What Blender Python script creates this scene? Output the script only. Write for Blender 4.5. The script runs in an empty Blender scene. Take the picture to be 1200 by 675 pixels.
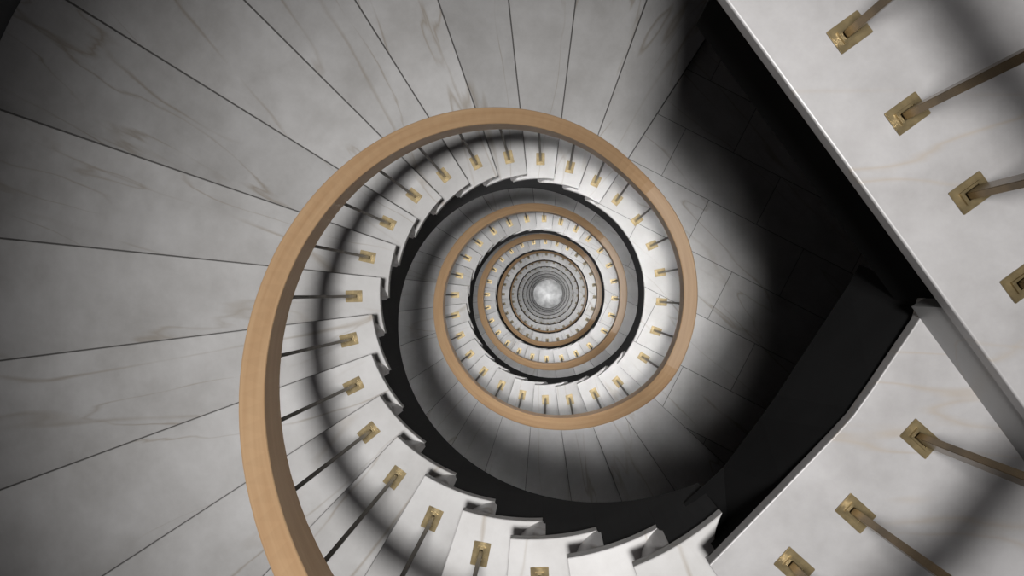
import bpy, bmesh, math
from mathutils import Vector
from mathutils.geometry import tessellate_polygon
TT=10
S=0.003548; P=3.3; ZC=(.399+TT)*P
RISE=P/21
OFF=-.7
def zn(n): return ZC-P*n
def D(phi):
    a=math.radians(phi); return (-math.cos(a), math.sin(a))
sc=bpy.context.scene; col=sc.collection
sc.view_settings.view_transform='Standard'
sc.view_settings.look='None'

# ---------------------------------------------------------------- materials
def newmat(name):
    m=bpy.data.materials.new(name); m.use_nodes=True
    nt=m.node_tree; b=nt.nodes['Principled BSDF']; return m,nt,b
def N(nt,t,**k):
    n=nt.nodes.new(t)
    for a,v in k.items(): setattr(n,a,v)
    return n
def marble(name,base=(0.80,0.79,0.80),tiles=False,rough=0.4,vrot=25,vein=.6,cloud=.72):
    m,nt,b=newmat(name); L=nt.links.new
    tc=N(nt,'ShaderNodeTexCoord'); oi=N(nt,'ShaderNodeObjectInfo')
    mul=N(nt,'ShaderNodeMath',operation='MULTIPLY'); mul.inputs[1].default_value=37.0
    L(oi.outputs['Random'],mul.inputs[0])
    off=N(nt,'ShaderNodeVectorMath',operation='ADD'); L(tc.outputs['Object'],off.inputs[0])
    cmb=N(nt,'ShaderNodeCombineXYZ'); L(mul.outputs[0],cmb.inputs[0]); L(mul.outputs[0],cmb.inputs[2])
    L(cmb.outputs[0],off.inputs[1])
    n1=N(nt,'ShaderNodeTexNoise'); n1.inputs['Scale'].default_value=3.2; n1.inputs['Detail'].default_value=8; n1.inputs['Roughness'].default_value=.66
    L(off.outputs[0],n1.inputs['Vector'])
    r1=N(nt,'ShaderNodeValToRGB'); r1.color_ramp.elements[0].position=.3; r1.color_ramp.elements[1].position=.7
    d=[base[0]*cloud,base[1]*cloud*.985,base[2]*cloud*.965]
    r1.color_ramp.elements[0].color=(*d,1); r1.color_ramp.elements[1].color=(*base,1)
    L(n1.outputs['Fac'],r1.inputs[0])
    out=r1.outputs[0]
    for kx,(rot,scl,w_,seed) in enumerate(((vrot,1.7,.008,0),(vrot+10,2.8,.006,5.3))):
        mp=N(nt,'ShaderNodeMapping'); mp.inputs['Rotation'].default_value=(0,0,math.radians(rot)); mp.inputs['Scale'].default_value=(.22,1.4,1); mp.inputs['Location'].default_value=(seed,seed,0)
        L(off.outputs[0],mp.inputs[0])
        n2=N(nt,'ShaderNodeTexNoise'); n2.inputs['Scale'].default_value=scl; n2.inputs['Detail'].default_value=5; n2.inputs['Roughness'].default_value=.36; n2.inputs['Distortion'].default_value=0
        L(mp.outputs[0],n2.inputs['Vector'])
        s=N(nt,'ShaderNodeMath',operation='SUBTRACT'); s.inputs[1].default_value=.52; L(n2.outputs['Fac'],s.inputs[0])
        ab=N(nt,'ShaderNodeMath',operation='ABSOLUTE'); L(s.outputs[0],ab.inputs[0])
        r2=N(nt,'ShaderNodeValToRGB'); r2.color_ramp.elements[0].position=0; r2.color_ramp.elements[1].position=w_
        r2.color_ramp.elements[0].color=(vein,vein,vein,1); r2.color_ramp.elements[1].color=(0,0,0,1)
        L(ab.outputs[0],r2.inputs[0])
        n3=N(nt,'ShaderNodeTexNoise'); n3.inputs['Scale'].default_value=1.7+kx; L(off.outputs[0],n3.inputs['Vector'])
        r3=N(nt,'ShaderNodeValToRGB'); r3.color_ramp.elements[0].position=.36; r3.color_ramp.elements[1].position=.58; L(n3.outputs['Fac'],r3.inputs[0])
        mm=N(nt,'ShaderNodeMath',operation='MULTIPLY'); L(r2.outputs[0],mm.inputs[0]); L(r3.outputs[0],mm.inputs[1])
        mx=N(nt,'ShaderNodeMixRGB'); L(mm.outputs[0],mx.inputs[0]); L(out,mx.inputs[1]); mx.inputs[2].default_value=(.31,.26,.205,1)
        out=mx.outputs[0]
    hv=N(nt,'ShaderNodeHueSaturation'); mr=N(nt,'ShaderNodeMapRange'); mr.inputs[3].default_value=.80; mr.inputs[4].default_value=1.05
    L(oi.outputs['Random'],mr.inputs[0]); L(mr.outputs[0],hv.inputs['Value']); L(out,hv.inputs['Color']); out=hv.outputs[0]
    if tiles:
        mp=N(nt,'ShaderNodeMapping'); mp.inputs['Rotation'].default_value=(0,0,math.radians(-15)); L(tc.outputs['Object'],mp.inputs[0])
        br=N(nt,'ShaderNodeTexBrick'); br.inputs['Scale'].default_value=1.0
        br.inputs['Brick Width'].default_value=.62; br.inputs['Row Height'].default_value=.31; br.inputs['Mortar Size'].default_value=.0022
        br.inputs['Color1'].default_value=(1,1,1,1); br.inputs['Color2'].default_value=(.88,.88,.88,1); br.inputs['Mortar'].default_value=(.3,.3,.3,1)
        L(mp.outputs[0],br.inputs[0])
        m2=N(nt,'ShaderNodeMixRGB',blend_type='MULTIPLY'); m2.inputs[0].default_value=1
        L(out,m2.inputs[1]); L(br.outputs[0],m2.inputs[2]); out=m2.outputs[0]
    L(out,b.inputs['Base Color']); b.inputs['Roughness'].default_value=rough
    return m
def simple(name,c,rough=.5,metal=0,noise=0.1,scale=20,spec=.5):
    m,nt,b=newmat(name); L=nt.links.new
    tc=N(nt,'ShaderNodeTexCoord'); n=N(nt,'ShaderNodeTexNoise'); n.inputs['Scale'].default_value=scale; n.inputs['Detail'].default_value=5
    L(tc.outputs['Object'],n.inputs['Vector'])
    r=N(nt,'ShaderNodeValToRGB'); r.color_ramp.elements[0].position=.3; r.color_ramp.elements[1].position=.7
    r.color_ramp.elements[0].color=(*[x*(1-noise) for x in c],1); r.color_ramp.elements[1].color=(*[min(1,x*(1+noise)) for x in c],1)
    L(n.outputs['Fac'],r.inputs[0]); L(r.outputs[0],b.inputs['Base Color'])
    b.inputs['Roughness'].default_value=rough; b.inputs['Metallic'].default_value=metal; b.inputs['Specular IOR Level'].default_value=spec
    return m
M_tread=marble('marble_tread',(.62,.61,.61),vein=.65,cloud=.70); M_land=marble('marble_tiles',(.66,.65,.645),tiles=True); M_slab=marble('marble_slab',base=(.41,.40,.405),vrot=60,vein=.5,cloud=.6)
M_riser=marble('marble_riser',base=(.70,.69,.70),cloud=.85)
M_riser_shade=marble('marble_riser_baked_shade',base=(.34,.34,.345),cloud=.85)  # marble darkened so the shade on this riser face is in its colour
M_joint_shade=simple('joint_baked_shade',(.17,.165,.16),.9,0,.1,20,.1)  # dark strip at tread joints, painting in the shadow under each nosing
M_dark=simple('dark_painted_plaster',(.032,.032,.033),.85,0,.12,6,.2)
M_beam_shade=simple('beam_baked_shade',(.016,.016,.0165),.95,0,.12,6,.05)  # shade put into the colour so beams merge with the unlit void
M_wall=simple('grey_plaster',(.13,.13,.132),.9,0,.1,3,.2)
M_brass=simple('aged_brass',(.22,.17,.09),.32,.7,.35,40)
M_brassd=simple('dull_brass',(.24,.20,.13),.6,.35,.2,40)
M_post=simple('bronze_post',(.05,.04,.028),.42,.6,.25,30)
M_postl=simple('brass_post',(.15,.105,.055),.26,.9,.5,10)
M_floor=simple('pale_stone',(.5,.5,.5),.5,0,.45,3)
M_wood,nt,b=newmat('oiled_wood'); L=nt.links.new
uv=N(nt,'ShaderNodeTexCoord'); mp=N(nt,'ShaderNodeMapping'); mp.inputs['Scale'].default_value=(1.2,26,1)
L(uv.outputs['UV'],mp.inputs[0]); n=N(nt,'ShaderNodeTexNoise'); n.inputs['Scale'].default_value=2.2; n.inputs['Detail'].default_value=7; n.inputs['Distortion'].default_value=.3
L(mp.outputs[0],n.inputs['Vector']); r=N(nt,'ShaderNodeValToRGB')
r.color_ramp.elements[0].position=.2; r.color_ramp.elements[0].color=(.45,.275,.15,1)
r.color_ramp.elements[1].position=.8; r.color_ramp.elements[1].color=(.575,.385,.225,1)
L(n.outputs['Fac'],r.inputs[0]); L(r.outputs[0],b.inputs['Base Color']); b.inputs['Roughness'].default_value=.3

# ---------------------------------------------------------------- helpers
def mesh_obj(name,verts,faces,mat,smooth=False):
    me=bpy.data.meshes.new(name); me.from_pydata(verts,[],faces); me.update()
    bm=bmesh.new(); bm.from_mesh(me); bmesh.ops.recalc_face_normals(bm,faces=bm.faces); bm.to_mesh(me); bm.free()
    me.materials.append(mat)
    if smooth:
        for p in me.polygons: p.use_smooth=True
    o=bpy.data.objects.new(name,me); col.objects.link(o); return o
def tag(o,label,cat,group=None,kind=None):
    o['label']=label; o['category']=cat
    if group: o['group']=group
    if kind: o['kind']=kind
def bev(o,w=.004,seg=2,ang=40):
    m=o.modifiers.new('bevel','BEVEL'); m.width=w; m.segments=seg; m.limit_method='ANGLE'; m.angle_limit=math.radians(ang); return m

R_WALL=2.54
R_IN=170*S; R_OUT=R_WALL-.02
TH=.034; HORN=7.0
def step_mesh(name,span,mat):
    def pt(r,ps): x,y=D(-ps); return (x*r,y*r)
    dr=.05
    inner=[]; k=max(8,int((span+HORN)/2))
    for i in range(k+1): inner.append(pt(R_IN,-.6+(span+HORN+.6)*i/k))
    back=[pt(R_IN+.008,span+5.4),pt(R_IN+.018,span+3.9),pt(R_IN+.030,span+2.7),pt(R_IN+dr,span+1.9)]
    jw=.78
    ob=pt(R_OUT,span+1.4); oj=pt(R_OUT,span-jw); ij=pt(R_IN+dr,span-jw-.06)
    ko=max(3,int(span/5)); outer=[pt(R_OUT,span-jw-(span-jw+.6)*i/ko) for i in range(1,ko+1)]
    outl=inner+back+[ob,oj]+outer; n=len(outl)
    v=[(x,y,0) for x,y in outl]+[(x,y,-TH) for x,y in outl]
    ijx=len(v); v.append((ij[0],ij[1],0))
    ib=len(inner)+len(back)-1; iob=ib+1; ioj=ib+2
    A=list(range(ib+1))+[ijx]+list(range(ioj,n))
    f=[];mi=[]
    for t in tessellate_polygon([[Vector((v[i][0],v[i][1],0)) for i in A]]): f.append(tuple(A[i] for i in t)); mi.append(0)
    f.append((ijx,ib,iob,ioj)); mi.append(1)
    for t in tessellate_polygon([[Vector((p[0],p[1],0)) for p in outl]]): f.append(tuple(n+i for i in t)); mi.append(0)
    for i in range(n): j=(i+1)%n; f.append((i,j,n+j,n+i)); mi.append(0)
    # riser below the nosing, sweeping back at the inner end
    fr=[(R_IN+.001,6.2),(R_IN+.008,4.6),(R_IN+.018,3.1),(R_IN+.030,1.8),(R_IN+dr,.8),(R_OUT,.4)]
    bk=[(R_OUT,.9),(R_IN+dr+.01,2.1),(R_IN+.042,2.9),(R_IN+.030,4.3),(R_IN+.018,5.8),(R_IN+.001,7.8)]
    pl=[pt(*a) for a in fr+bk]; m_=len(pl); s0=len(v)
    v+=[(x,y,-TH) for x,y in pl]+[(x,y,-RISE) for x,y in pl]
    for t in tessellate_polygon([[Vector((p[0],p[1],0)) for p in pl]]):
        f.append(tuple(s0+i for i in t)); mi.append(2); f.append(tuple(s0+m_+i for i in t)); mi.append(2)
    for i in range(m_): j=(i+1)%m_; f.append((s0+i,s0+j,s0+m_+j,s0+m_+i)); mi.append(2)
    o=mesh_obj(name,v,f,mat); o.data.materials.append(M_joint_shade); o.data.materials.append(M_riser)
    for i,a in enumerate(mi): o.data.polygons[i].material_index=a
    bev(o,.0018,1,50); return o

# ---------------------------------------------------------------- treads
levels=[]
proto=step_mesh('stair_tread',13.0,M_tread); first=True
for t in range(TT):
    for i in range(20):
        if t==0 and i==0: continue
        o=proto if first else proto.copy(); 
        if not first: col.objects.link(o)
        first=False
        phi=-124.1+13*i+360*t+OFF; lev=.399+t+(i+1)/21
        levels.append((phi-13-HORN,phi+.5,zn(lev)))
        o.location=(0,0,zn(lev)); o.rotation_euler=(0,0,-math.radians(phi))
        tag(o,'wedge-shaped white veined marble stair tread with pointed inner end','stair tread','marble treads of the spiral staircase')
lp=None
for t in range(1,TT):
    if lp is None: lp=step_mesh('stair_landing',100.0,M_land); o=lp
    else: o=lp.copy(); col.objects.link(o)
    o.location=(0,0,zn(.399+t)); o.rotation_euler=(0,0,-math.radians(222.9+OFF+360*(t-1)))
    levels.append((122.9+OFF+360*(t-1)-HORN,222.9+OFF+360*(t-1)+.5,zn(.399+t)))
    tag(o,'curved stair landing paved with rectangular white marble tiles','stair landing','marble landings of the spiral staircase')
def level_at(phi):
    c=[z for a,b_,z in levels if a<=phi<=b_]
    return min(c) if c else zn(.447)

def interp(kn,x):
    if x<=kn[0][0]: return kn[0][1]
    for (a,va),(b_,vb) in zip(kn,kn[1:]):
        if x<=b_: return va+(vb-va)*(x-a)/(b_-a)
    return kn[-1][1]
# ---------------------------------------------------------------- stringer / soffit
kn=[]
for t in range(TT):
    zt=zn(.399+t)
    if t>0: kn+= [(-230+360*t,zt-.05),(-165+360*t,zt-.05)]
    kn.append((-143.7+OFF+360*t,zt-RISE))
    kn.append((122.9-6.6+OFF+360*t, zt-P))
def raw(phi): return interp(kn,phi)
def line(phi): return sum(raw(phi+d) for d in (-4,-2,0,2,4))/5
end=122.9+360*(TT-1)-8; start=-131.5
samples=[]; ph=start
while ph<end: samples.append(ph); ph+=2.5
for a,b_,z in levels:
    for e_ in (a,b_):
        if start+.1<e_<end: samples+= [e_-.04,e_+.04]
samples.sort()
v=[];f=[]; rings=0
for phi in samples:
    zl=line(phi)-.05; zt=level_at(phi)-TH-.001; zb=line(phi)-.25
    if phi<-104:
        k_=min(1,(-104-phi)/20); k_=k_*k_*(3-2*k_); zb=zb*(1-k_)+min(zb,zn(.553))*k_
    zt=max(zt,zl+.002)
    x,y=D(phi)
    for r_,z_ in ((R_IN+.003,zt),(R_IN+.012,zt),(R_IN+.012,zl-.04),(R_OUT,zl-.04),(R_OUT,zb),(R_IN-.004,zb)):
        v.append((x*r_,y*r_,z_))
    rings+=1
for i in range(rings-1):
    for j in range(6):
        a=i*6+j; b2=i*6+(j+1)%6
        f.append((a,b2,b2+6,a+6))
f.append((0,1,2,3,4,5)); e=(rings-1)*6; f.append((e+5,e+4,e+3,e+2,e+1,e))
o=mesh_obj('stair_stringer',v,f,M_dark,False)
tag(o,'dark painted helical stringer and soffit under the marble treads','stair stringer',None,'structure')

# ---------------------------------------------------------------- top floor slabs
def prism(name,top,bot,z1,z0,mat,b_=None):
    n=len(top); v=[(p[0]*S,p[1]*S,z1) for p in top]+[(p[0]*S,p[1]*S,z0) for p in bot]
    tri=tessellate_polygon([[Vector((p[0],p[1],0)) for p in top]])
    f=[tuple(t) for t in tri]+[tuple(n+i for i in t) for t in tri]
    for i in range(n): f.append((i,(i+1)%n,n+(i+1)%n,n+i))
    o=mesh_obj(name,v,f,mat)
    if b_: bev(o,b_,3,25)
    return o
def arc(a0,a1,r,k=16): return [(r*math.cos(math.radians(a0+(a1-a0)*i/k)),r*math.sin(math.radians(a0+(a1-a0)*i/k))) for i in range(k+1)]
RW=R_OUT/S
zL=zn(.447); zU=zn(.399)
ux,uy=.590,-.807
P0=(201,-7)
pw=(P0[0]+ux*545,P0[1]+uy*545); aw=math.degrees(math.atan2(pw[1],pw[0]))
upper=[(104,215),(98,168),(88,147.5),P0,(P0[0]+ux*250,P0[1]+uy*250)]+arc(aw,80,RW)
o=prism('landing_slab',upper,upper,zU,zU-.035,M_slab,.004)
tag(o,'polished white marble upper landing slab with straight edge','landing slab')
inn=[(112,217),(106,172),(97,154),(P0[0]+9,P0[1]+5),(P0[0]+ux*250+9,P0[1]+uy*250+6)]+arc(aw+1.2,80,RW-1)
o=prism('landing_beam',inn,inn,zU-.035,zU-.30,M_beam_shade)
tag(o,'beam coloured like deep shade beneath the upper marble landing','landing beam',None,'structure')
rs=[(P0[0]+1.5,P0[1]+.2),(P0[0]+ux*500+1,P0[1]+uy*500),(P0[0]+ux*500+7,P0[1]+uy*500+4),(P0[0]+8,P0[1]+4.5)]
o=prism('landing_riser',rs,rs,zU-.035,zL,M_riser_shade)
tag(o,'marble riser greyed to imitate shade between two landing levels','stair riser')
nd=D(-124.1+OFF)
q=(P0[0]+ux*535+8,P0[1]+uy*535+6); aq=math.degrees(math.atan2(q[1],q[0])); an=math.degrees(math.atan2(nd[1],nd[0]))
nx,ny=D(-123.5+OFF)
lower=[(nx*172,ny*172),(134,-104),(162,-75),(172,-64),(182,-50),(207,-13),(P0[0]+9,P0[1]+5)]
lower_out=[(q[0],q[1])]+list(reversed(arc(an+.3,aq-.5,RW,6)))
low=lower+lower_out
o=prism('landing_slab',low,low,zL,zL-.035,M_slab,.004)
tag(o,'white marble lower landing step with brass baluster plates','landing slab')
mx_,my_=D(-125.6+OFF)
bo=[(q[0]+1,q[1])]+list(reversed(arc(an+2.2,aq-.5,RW-1,6)))
lt=[(mx_*186,my_*186),(138,-103),(165,-73),(175,-62),(185,-48),(211,-11),(P0[0]+13,P0[1]+6)]+bo
lb=[(mx_*169,my_*169),(126,-112),(150,-80),(160,-66),(173,-46),(207,6),(P0[0]+13,P0[1]+26)]+bo
o=prism('landing_beam',lt,lb,zL-.035,zn(.553),M_beam_shade)
tag(o,'beam coloured like deep shade beneath the lower marble landing step','landing beam',None,'structure')

# ---------------------------------------------------------------- balusters
RH=.115
HP=.28*P-RH
def addbox(bm,x0,x1,y0,y1,z0,z1,bw=0,k=1.0,mi=0):
    cx=(x0+x1)/2; cy=(y0+y1)/2
    vs=[]
    for x in (x0,x1):
        for y in (y0,y1):
            for z in (z0,z1):
                s=k if z==z1 else 1
                vs.append(bm.verts.new((cx+(x-cx)*s,cy+(y-cy)*s,z)))
    fs=[bm.faces.new([vs[i] for i in a]) for a in ((0,1,3,2),(4,6,7,5),(0,4,5,1),(2,3,7,6),(0,2,6,4),(1,5,7,3))]
    for f_ in fs: f_.material_index=mi
    if bw:
        es=list({e for f_ in fs for e in f_.edges}); bmesh.ops.bevel(bm,geom=es,offset=bw,segments=2,affect='EDGES',clamp_overlap=True)
def mk(name,fn,mats):
    bm=bmesh.new(); fn(bm); bmesh.ops.recalc_face_normals(bm,faces=bm.faces)
    me=bpy.data.meshes.new(name); bm.to_mesh(me); bm.free()
    for m in mats: me.materials.append(m)
    return me
def f_plate(bm): addbox(bm,-.032,.032,-.0225,.0225,0,.004,.001)
def f_sock(bm):
    addbox(bm,-.020,.020,-.0115,-.0075,.004,.010); addbox(bm,-.020,.020,.0075,.0115,.004,.010)
    addbox(bm,-.020,-.0145,-.0075,.0075,.004,.010); addbox(bm,.0145,.020,-.0075,.0075,.004,.010)
def f_post(bm): addbox(bm,-.013,.013,-.005,.005,.004,HP,.001)
def f_postw(bm): addbox(bm,-.013,.013,-.0065,.0065,.004,HP,.001)
me_plate=mk('base_plate',f_plate,[M_brass]); me_sock=mk('socket',f_sock,[M_brass]); me_post=mk('post',f_post,[M_post]); me_postl=mk('post',f_postw,[M_postl])
bm=bmesh.new(); bm.from_mesh(me_plate); bm.from_mesh(me_sock)
k0=len(bm.faces); bm.from_mesh(me_post); bm.faces.ensure_lookup_table()
for i in range(k0,len(bm.faces)): bm.faces[i].material_index=1
me_all=bpy.data.meshes.new('baluster'); bm.to_mesh(me_all); bm.free(); me_all.materials.append(M_brassd); me_all.materials.append(M_post)
def baluster(x,y,z,ang,h,detail=True,label='slim dark bronze baluster on a square brass base plate',post=None):
    if detail:
        e=bpy.data.objects.new('baluster',None); e.empty_display_size=.05; col.objects.link(e)
        for nm,me in (('base_plate',me_plate),('socket',me_sock),('post',post or me_post)):
            c_=bpy.data.objects.new(nm,me); col.objects.link(c_); c_.parent=e
            if nm=='post': c_.scale=(1,1,h/HP)
    else:
        e=bpy.data.objects.new('baluster',me_all); col.objects.link(e); e.scale=(1,1,h/HP)
    e.location=(x,y,z); e.rotation_euler=(0,0,ang)
    tag(e,label,'baluster','balusters of the spiral staircase')
kr=[]
for t in range(0,TT):
    nl=.399+t
    if t>0: kr+= [(-230.6+360*t,nl-.28),(-143.6+360*t,nl-.28)]
    kr+= [(-130.6+360*t,nl+1/21-.28),(116.4+360*t,nl+20/21-.28)]
kr.append((129.4+360*(TT-1),TT+.399-.28))
def rn0(phi): return interp(kr,phi)
def rn(phi): return sum(rn0(phi+d) for d in (-8,-4,0,4,8))/5
RR=199*S
for t in range(TT):
    det=t<3
    for i in range(20):
        if t==0 and i==0: continue
        ph=-124.1+13*i+360*t-6.4+OFF*.5; z=zn(.399+t+(i+1)/21); x,y=D(ph); r_=198*S
        baluster(x*r_,y*r_,z,math.atan2(y,x),zn(rn(ph))-RH-z,det)
    if t>0:
        for ph in (129,142.5,156.5,170,184,198,212):
            ph+=360*(t-1); z=zn(.399+t); x,y=D(ph)
            baluster(x*r_,y*r_,z,math.atan2(y,x),zn(rn(ph))-RH-z,det)
lowp=[(141,-143),(173,-115),(207,-76)]
upp=[(234,5.6),(210,47),(180,84),(153,122),(127,158)]
for (x,y) in lowp:
    baluster(x*S,y*S,zL,math.radians(-42),HP,True,'bronze baluster on brass plate on the lower landing step',me_postl)
for (x,y) in upp:
    baluster(x*S,y*S,zU,math.radians(36),HP,True,'bronze baluster on brass plate on the upper landing slab',me_postl)

# ---------------------------------------------------------------- handrail
path=[]
pts=[(127,158,.119),(153,122,.119),(180,84,.119),(210,47,.119),(234,5.6,.125),(232,-38,.15),(207,-76,.167),(173,-115,.167),(141,-143,.175)]
cp=[Vector((a*S,b_*S,zn(c_))) for a,b_,c_ in pts]
ph=-118
circ=[]
while ph<=129+360*(TT-1):
    x,y=D(ph); circ.append(Vector((x*RR,y*RR,zn(rn(ph))))); ph+=3
ctrl=cp+circ[:2]
for i in range(len(ctrl)-2):
    p0=ctrl[max(0,i-1)];p1=ctrl[i];p2=ctrl[i+1];p3=ctrl[i+2]
    for k in range(5):
        s=k/5; path.append(.5*((2*p1)+(-p0+p2)*s+(2*p0-5*p1+4*p2-p3)*s*s+(-p0+3*p1-3*p2+p3)*s**3))
path+=circ
W=.066/2; H=RH
sec=[(-W+.005,0),(W-.005,0),(W-.0015,-.0015),(W,-.005),(W,-H+.006),(W-.006,-H),(-W+.006,-H),(-W,-H+.006),(-W,-.005),(-W+.0015,-.0015)]
v=[];f=[];us=[];u=0
for i,p in enumerate(path):
    a=path[max(0,i-1)]; b_=path[min(len(path)-1,i+1)]; tg=(b_-a); tg.z=0; tg.normalize(); side=Vector((-tg.y,tg.x,0))
    if i: u+=(p-path[i-1]).length
    us.append(u)
    for s_,z_ in sec: q_=p+side*s_; v.append((q_.x,q_.y,q_.z+z_))
n=len(sec)
for i in range(len(path)-1):
    for j in range(n): f.append((i*n+j,i*n+(j+1)%n,(i+1)*n+(j+1)%n,(i+1)*n+j))
f.append(tuple(range(n))); e=(len(path)-1)*n; f.append(tuple(e+n-1-i for i in range(n)))
me=bpy.data.meshes.new('handrail'); me.from_pydata(v,[],f); me.update()
uvl=me.uv_layers.new(name='UVMap')
for p in me.polygons:
    for li in p.loop_indices:
        vi=me.loops[li].vertex_index; jj=vi%n
        uvl.data[li].uv=(us[vi//n], sec[jj][0]+sec[jj][1]*.7)
    p.use_smooth=False
bm=bmesh.new(); bm.from_mesh(me); bmesh.ops.recalc_face_normals(bm,faces=bm.faces); bm.to_mesh(me); bm.free()
me.materials.append(M_wood); rail=bpy.data.objects.new('handrail',me); col.objects.link(rail)
tag(rail,'continuous spiralling light orange-brown wooden handrail','handrail')

# ---------------------------------------------------------------- shell
k=96; v=[];f=[]
for i in range(k):
    a=2*math.pi*i/k
    for r_ in (R_WALL,R_WALL+.12):
        for z in (-.1,ZC+1.2): v.append((r_*math.cos(a),r_*math.sin(a),z))
for i in range(k):
    a=i*4; b_=((i+1)%k)*4
    f+= [(a,b_,b_+1,a+1),(a+2,a+3,b_+3,b_+2),(a+1,b_+1,b_+3,a+3),(a,a+2,b_+2,b_)]
o=mesh_obj('wall_round',v,f,M_wall,True); tag(o,'round grey plaster stairwell wall','wall',None,'structure')
v=[(R_WALL*math.cos(2*math.pi*i/k),R_WALL*math.sin(2*math.pi*i/k),z) for z in (0,-.1) for i in range(k)]
f=[tuple(range(k)),tuple(range(2*k-1,k-1,-1))]+[(i,(i+1)%k,k+(i+1)%k,k+i) for i in range(k)]
o=mesh_obj('floor',v,f,M_floor); tag(o,'pale stone floor at the foot of the stairwell','floor',None,'structure')

# ---------------------------------------------------------------- lights
ld=bpy.data.lights.new('ceiling_spot','SPOT'); ld.energy=1280; ld.spot_size=math.radians(44.5); ld.spot_blend=1.0; ld.shadow_soft_size=.28; ld.color=(1,.99,.97)
lo=bpy.data.objects.new('ceiling_spot',ld); lo.location=(0,0,ZC+2.95); col.objects.link(lo)
pw_=[0,8.5,8,6.5,5,3.8,3,2.4,2,1.6]
def add_well_fill(n_,e_,spread,size=.5,x=0,y=0):
    ad=bpy.data.lights.new('well_fill_light','AREA'); ad.shape='DISK'; ad.size=size; ad.energy=e_; ad.spread=math.radians(spread)  # added fill with no real fixture, brightens the flights below from the axis
    ao=bpy.data.objects.new('well_fill_light',ad); ao.location=(x,y,zn(n_)); col.objects.link(ao)
for t in range(1,TT): add_well_fill(t-.02,pw_[t],84,.5,.04,-.02)
add_well_fill(TT+.02,5.5,110,.4)  # added fill to brighten the bottom floor
w=bpy.data.worlds.new('World'); sc.world=w; w.use_nodes=True
w.node_tree.nodes['Background'].inputs[0].default_value=(.97,.95,1,1); w.node_tree.nodes['Background'].inputs[1].default_value=.11

# ---------------------------------------------------------------- camera
cd=bpy.data.cameras.new('Camera'); cd.sensor_width=36; cd.lens=930/1200*36; cd.clip_start=.02; cd.clip_end=200
cd.shift_x=-43/1200; cd.shift_y=6.5/1200
co=bpy.data.objects.new('Camera',cd); co.location=(12.5*S,0,ZC); col.objects.link(co); sc.camera=co
